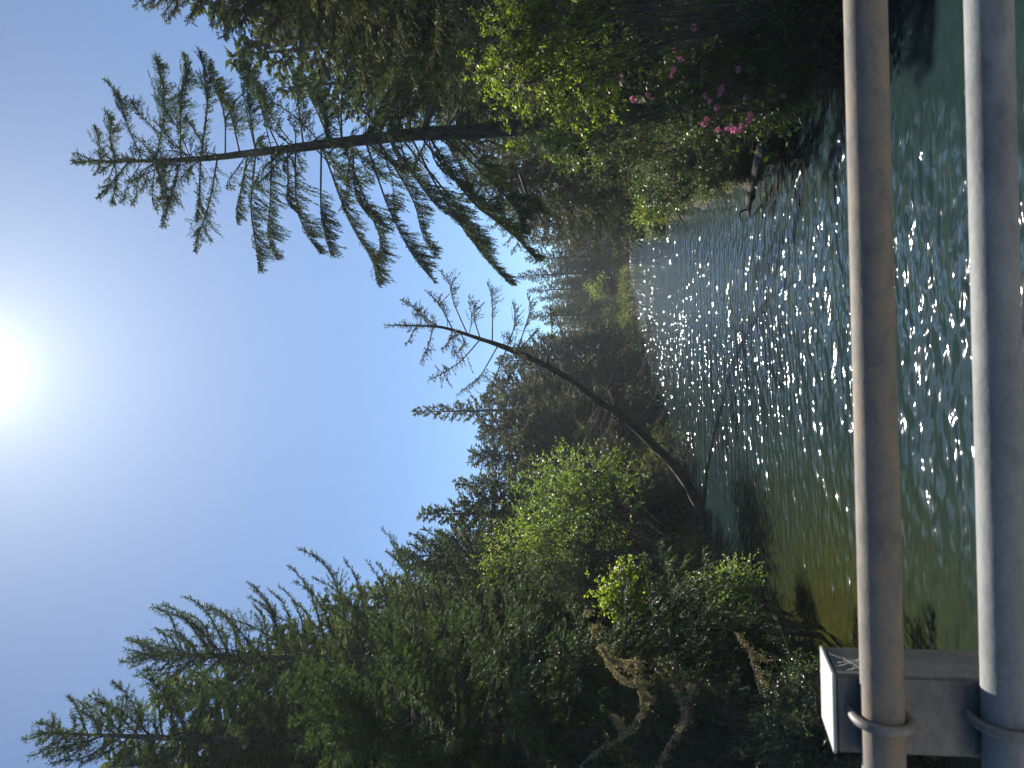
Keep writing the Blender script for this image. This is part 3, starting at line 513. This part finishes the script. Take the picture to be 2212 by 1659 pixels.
for k, (q, hh, ww, Y, lab, mt, nt_, lf) in enumerate([
    ((1470, 1225), 70, 80, 25, 'dark bush at the foot of the bright alder', 'leaf_dark', 520, 0.075),
    ((1500, 1390), 130, 90, 17, 'shaded leafy bush above the left waterline', 'leaf_dark', 700, 0.06),
    ((1600, 1420), 110, 70, 15, 'dark bush hanging over the water beside the railing post', 'leaf_glossy', 480, 0.045),
    ((1270, 1500), 150, 130, 15.5, 'dark glossy bush under the young spruce at the left edge', 'leaf_glossy', 900, 0.05),
    ((1480, 1560), 170, 130, 13, 'deeply shaded bush in the left foreground', 'leaf_dark', 900, 0.055),
    ((1200, 1270), 90, 80, 23, 'mid green bush between the spruce fronds and the alder', 'leaf_dark', 520, 0.07),
    ((1420, 1010), 60, 110, 40, 'yellowish bush on the bank behind the leaning trunk', 'undergrowth', 520, 0.10),
    ((1390, 880), 40, 90, 62, 'dark bank bush beneath the leaning spruce', 'leaf_dark', 420, 0.13),
    ((1375, 780), 30, 90, 82, 'low dark bush along the left bank near the bend', 'leaf_dark', 420, 0.15),
    ((1300, 625), 45, 40, 125, 'pale yellow green bush on the far bank', 'leaf_bright', 300, 0.2),
    ((1335, 690), 30, 50, 112, 'green bush beside the pale one on the far bank', 'leaf_dark', 350, 0.2),
    ((1340, 570), 22, 60, 134, 'dark bush behind the glittering far water', 'leaf_dark', 350, 0.2)]):
    c, rd = sh(*q, Y, hh, ww); shrub('bush', lab, 'shrub', c, rd, 230 + k, mt, nt_, 10, lf, lf * 0.5, stems=9)

# --- lichen covered dead branches on the left
cl = lambda a, b: (885 + a * 0.4334, 940 + b * 0.4334)
for k, (lab, Yl, lines) in enumerate([
    ('dead branch thickly hung with pale lichen above the shaded bank', 11.0, [[(870, 880), (960, 1080), (1100, 1180), (1150, 1300), (1150, 1380), (1060, 1500), (920, 1580), (760, 1760)], [(930, 1050), (1010, 1130), (1120, 1130), (1130, 1180)], [(960, 1100), (1060, 1230), (1190, 1240)], [(1150, 1290), (1190, 1330)], [(1060, 1500), (1030, 1440), (1000, 1400)]]),
    ('thin lichen covered dead branch curling below the thick one', 10.9, [[(1300, 1250), (1350, 1340), (1370, 1420), (1330, 1480), (1260, 1590), (1240, 1640), (1200, 1800)], [(1330, 1470), (1390, 1290), (1380, 1250)]]),
    ('small lichen covered twig hanging near the left waterline', 12.0, [[(1620, 990), (1690, 1080), (1720, 1180), (1755, 1310)], [(1690, 1080), (1770, 1130)], [(1720, 1180), (1780, 1270)]])]):
    r = np.random.default_rng(300 + k); p0 = aty(*cl(*lines[0][-1]), Yl)
    t_ = thing('dead_branch', lab, 'branch', p0); B = Wood(); F = Fol()
    for j, ln in enumerate(lines):
        pts = spline([aty(*cl(*q), Yl + r.normal(0, 0.12)) for q in ln], 30); B.tube(pts, np.linspace(0.004, 0.010 if j == 0 else 0.006, 30), 5, 0.1, r)
        n = int(len(ln) * (230 if k == 0 else 110)); s = r.beta(1.0, 1.4, n); s = np.round(s * 15 + 0.3 * j) / 15 + r.normal(0, 0.010, n); p, T = sample(pts, np.clip(s, 0, 1)); p = p + r.normal(0, 0.018, (n, 3)) - np.array([0, 0, 1.0]) * r.exponential(0.03, (n, 1))
        branch_foliage(r, pts, None, B, float(len(ln)) * 0.28, tw_sp=0.05, tw_len=0.2, tw_max=0.25, tw_r=0.003, hang=0.1, fine=False)
        F.add(p, r.normal(0, 0.7, (n, 3)) + np.array([0, 0, -0.5]), r.normal(size=(n, 3)), r.uniform(0.02, 0.06, n), r.uniform(0.008, 0.02, n), r.beta(1.5, 1.5, n))
    B.build('wood', M['dead'], t_); F.build('lichen', M['lichen'], t_)
# stem that carries them back to the bank
# --- floating log and dead limbs on the right bank
r = np.random.default_rng(77)
a = onz(1617, 472, 0.06); b_ = onz(1655, 300, 0.9); lg = thing('fallen_log', 'dark broken log sliding from the right bank into the river', 'log', (b_[0], b_[1], 0.3))
B = Wood(); pts = spline([a, a * 0.6 + b_ * 0.4 + [0, 0, 0.1], b_], 14); B.tube(pts, np.interp(np.linspace(0, 1, 14), [0, 0.15, 0.5, 1], [0.015, 0.06, 0.12, 0.16]), 10, 0.1, r); B.build('trunk', M['wet_bark'], lg)
B = Wood(); q0 = pts[3]; B.tube(spline([q0, q0 + [-0.15, -0.1, 0.28], q0 + [-0.45, -0.2, 0.22]], 8), np.linspace(0.035, 0.01, 8), 6, 0.1, r); B.build('broken_branch', M['wet_bark'], lg)
cr = lambda a, b: (940 + a * 0.4, b * 0.4)
for k, (lab, Yl, lines) in enumerate([
    ('bare dead limb slanting down towards the water at the bend', 44, [[(1075, 1040), (1030, 1120), (950, 1250)], [(1020, 1140), (1100, 1200), (1190, 1280)], [(1000, 1170), (1120, 1180), (1210, 1220)], [(980, 1200), (1060, 1280), (1100, 1330)]]),
    ('short bare snag poking over the water by the bright bush', 36, [[(1270, 1080), (1320, 1170), (1360, 1245)], [(1320, 1165), (1310, 1220), (1280, 1250)]]),
    ('long bare dead limb arching below the tall open spruce', 30, [[(460, 940), (500, 1060), (560, 1170), (610, 1255)], [(570, 1010), (620, 1110), (640, 1140)]])]):
    p0 = aty(*cr(*lines[0][0]), Yl); t_ = thing('dead_limb', lab, 'branch', p0); B = Wood()
    for j, ln in enumerate(lines):
        pts = spline([aty(*cr(*q), Yl + r.normal(0, 0.3)) for q in ln], 16); B.tube(pts, np.linspace(0.085 if j == 0 else 0.035, 0.012, 16), 6, 0.08, r)
        branch_foliage(r, pts, None, B, float(np.linalg.norm(pts[-1] - pts[0])), tw_sp=0.3, tw_len=0.2, tw_max=0.6, tw_r=0.01)
    B.build('wood', M['bark'], t_)

# ------------------------------------------------------------------ undergrowth carpet (uncountable)
r = np.random.default_rng(88); Q = np.vstack([np.column_stack([r.uniform(-26, 45, 50000), r.uniform(4, 165, 50000)]), np.column_stack([r.uniform(-14, 16, 16000), r.uniform(9, 50, 16000)])]); s = river_sd(Q); Q = Q[(s > 0.05) & (s < 9) & (r.uniform(size=len(s)) < np.exp(-s / 5))]
idx = np.repeat(np.arange(len(Q)), 7); n = len(idx); sz = np.clip(Q[idx, 1] / 30, 0.8, 3.2)
P = np.column_stack([Q[idx] + r.normal(0, 0.14, (n, 2)), ground_z(Q)[idx] + r.uniform(-0.02, 0.5, n)])
F = Fol(); F.add(P, r.normal(0, 0.7, (n, 3)) + np.array([0, 0, 0.5]), r.normal(0, 0.6, (n, 3)) + np.array([0, 0, 1]), 0.17 * sz * r.uniform(0.5, 1.4, n), 0.06 * sz * r.uniform(0.6, 1.2, n), r.beta(1.3, 2.4, n))
tag(F.build('undergrowth', M['undergrowth']), 'low tangle of ferns and leaves covering both banks', 'undergrowth', kind='stuff')

# ------------------------------------------------------------------ haze: faint distance haze, made denser to lift shadows like lens glare
m, t, out, L = new_mat('shadow_lifting_haze'); vp = t.nodes.new('ShaderNodeVolumePrincipled'); L(vp.outputs[0], out.inputs['Volume'])
vp.inputs['Color'].default_value = (0.86, 0.93, 1, 1); vp.inputs['Density'].default_value = 0.00038; vp.inputs['Anisotropy'].default_value = 0.3
M['air'] = m
hv = np.array([(x_, y_, z_) for x_ in (-75, 130) for y_ in (-20, 185) for z_ in (-4, 46)], float)
hz = obj('haze', hv, [[0, 1, 3, 2], [4, 6, 7, 5], [0, 4, 5, 1], [2, 3, 7, 6], [0, 2, 6, 4], [1, 5, 7, 3]], M['air']); tag(hz, 'thin haze over the river, thickened to lift the shadows', kind='stuff')
# ------------------------------------------------------------------ bridge railing
def box(c, s, bev=0.0):
    import bmesh
    bm = bmesh.new(); bmesh.ops.create_cube(bm, size=1); bmesh.ops.scale(bm, vec=s, verts=bm.verts); bmesh.ops.translate(bm, vec=c, verts=bm.verts)
    if bev: bmesh.ops.bevel(bm, geom=bm.edges[:], offset=bev, segments=2, affect='EDGES')
    return bm
def bm_obj(name, bm, mat, parent):
    me = bpy.data.meshes.new(name); bm.to_mesh(me); bm.free(); me.materials.append(mat)
    o = bpy.data.objects.new(name, me); link(o, parent); o.location = -Vector(root_loc(parent)); return o
RY, RD = 1.15, 0.0305                                  # railing distance and pipe radius
rail = thing('bridge_railing', 'steel bridge railing of two round pipes clamped to a square post', 'railing', (0, RY, 2.9))
up_c = aty(1889, 829.5, RY); lo_c = aty(2155, 829.5, RY); PX = aty(1806, 1543, RY + RD)[0]
for nm, c, rr, mt in (('upper_rail', up_c, RD, 'rail_rust'), ('lower_rail', lo_c, RD * 1.04, 'rail_galv')):
    W = Wood(); pts = np.column_stack([np.linspace(-6, 6, 60), np.full(60, RY), np.full(60, c[2])]); W.tube(pts, np.full(60, rr), 40); W.build(nm, M[mt], rail)
pf = RY + RD + 0.001; ptop = aty(1806, 1543, pf)[2]       # post front face, post top
pw = aty(1804, 1459, pf)[0] - aty(1809, 1627, pf)[0]; pd = 0.125
bm = box((PX, pf + pd / 2, (ptop + 2.2) / 2), (pw, pd, ptop - 2.2), 0)
for v_ in bm.verts:                                    # the cap slopes away from the viewer
    if v_.co.z > 3 and v_.co.y > pf + 0.05: v_.co.z -= 0.018
import bmesh
bmesh.ops.bevel(bm, geom=bm.edges[:], offset=0.004, segments=2, affect='EDGES')
bm_obj('post', bm, M['post'], rail)
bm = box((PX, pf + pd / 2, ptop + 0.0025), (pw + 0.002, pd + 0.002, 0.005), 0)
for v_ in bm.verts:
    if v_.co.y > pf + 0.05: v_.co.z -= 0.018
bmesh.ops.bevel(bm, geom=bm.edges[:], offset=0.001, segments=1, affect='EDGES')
bm_obj('post_cap', bm, M['cap'], rail)  # thin plate carrying the painted sunlit tone of the post top
for c, rr in ((up_c, RD), (lo_c, RD * 1.04)):
    ro_ = 0.0075; R_ = rr + ro_ + 0.0005; an = np.linspace(-math.pi / 2, math.pi / 2, 20)
    arc = np.column_stack([np.full(20, PX + 0.008), RY - np.cos(an) * R_, c[2] + np.sin(an) * R_])
    pts = np.vstack([[PX + 0.008, pf + 0.02, c[2] - R_], arc, [PX + 0.008, pf + 0.02, c[2] + R_]])
    W = Wood(); W.tube(pts, np.full(len(pts), ro_), 12); W.build('u_bolt', M['post'], rail)
# old spider web between the post and the upper rail
sw = thing('spider_web', 'torn pale spider web between the post and the upper rail', 'web', (PX + pw / 2, pf, up_c[2]))
r = np.random.default_rng(3); A_, B_ = [], []; x0 = PX + pw / 2 + 0.001
for k in range(7):
    A_.append((x0, pf + r.uniform(0.01, 0.10), up_c[2] + r.uniform(0.02, 0.055))); B_.append((x0 + r.uniform(0.005, 0.05), RY + r.normal(0, 0.006), up_c[2] + RD + 0.0005))
W = Wood(); W.sticks(np.array(A_), np.array(B_), 0.00014, 0.0001); W.build('strands', M['silk'], sw)
# deck under the viewer, carrying the post
br = thing('bridge', 'concrete bridge deck under the viewer', 'bridge', (0, -1.5, 0))
bm_obj('deck', box((0, -1.6, 2.78), (40, 5.6, 0.35), 0.02), M['concrete'], br)
bm_obj('abutment', box((-14, -1.6, 1.0), (17, 5.4, 3.2), 0.02), M['concrete'], br)
bm_obj('abutment', box((16, -1.6, 1.0), (17, 5.4, 3.2), 0.02), M['concrete'], br)
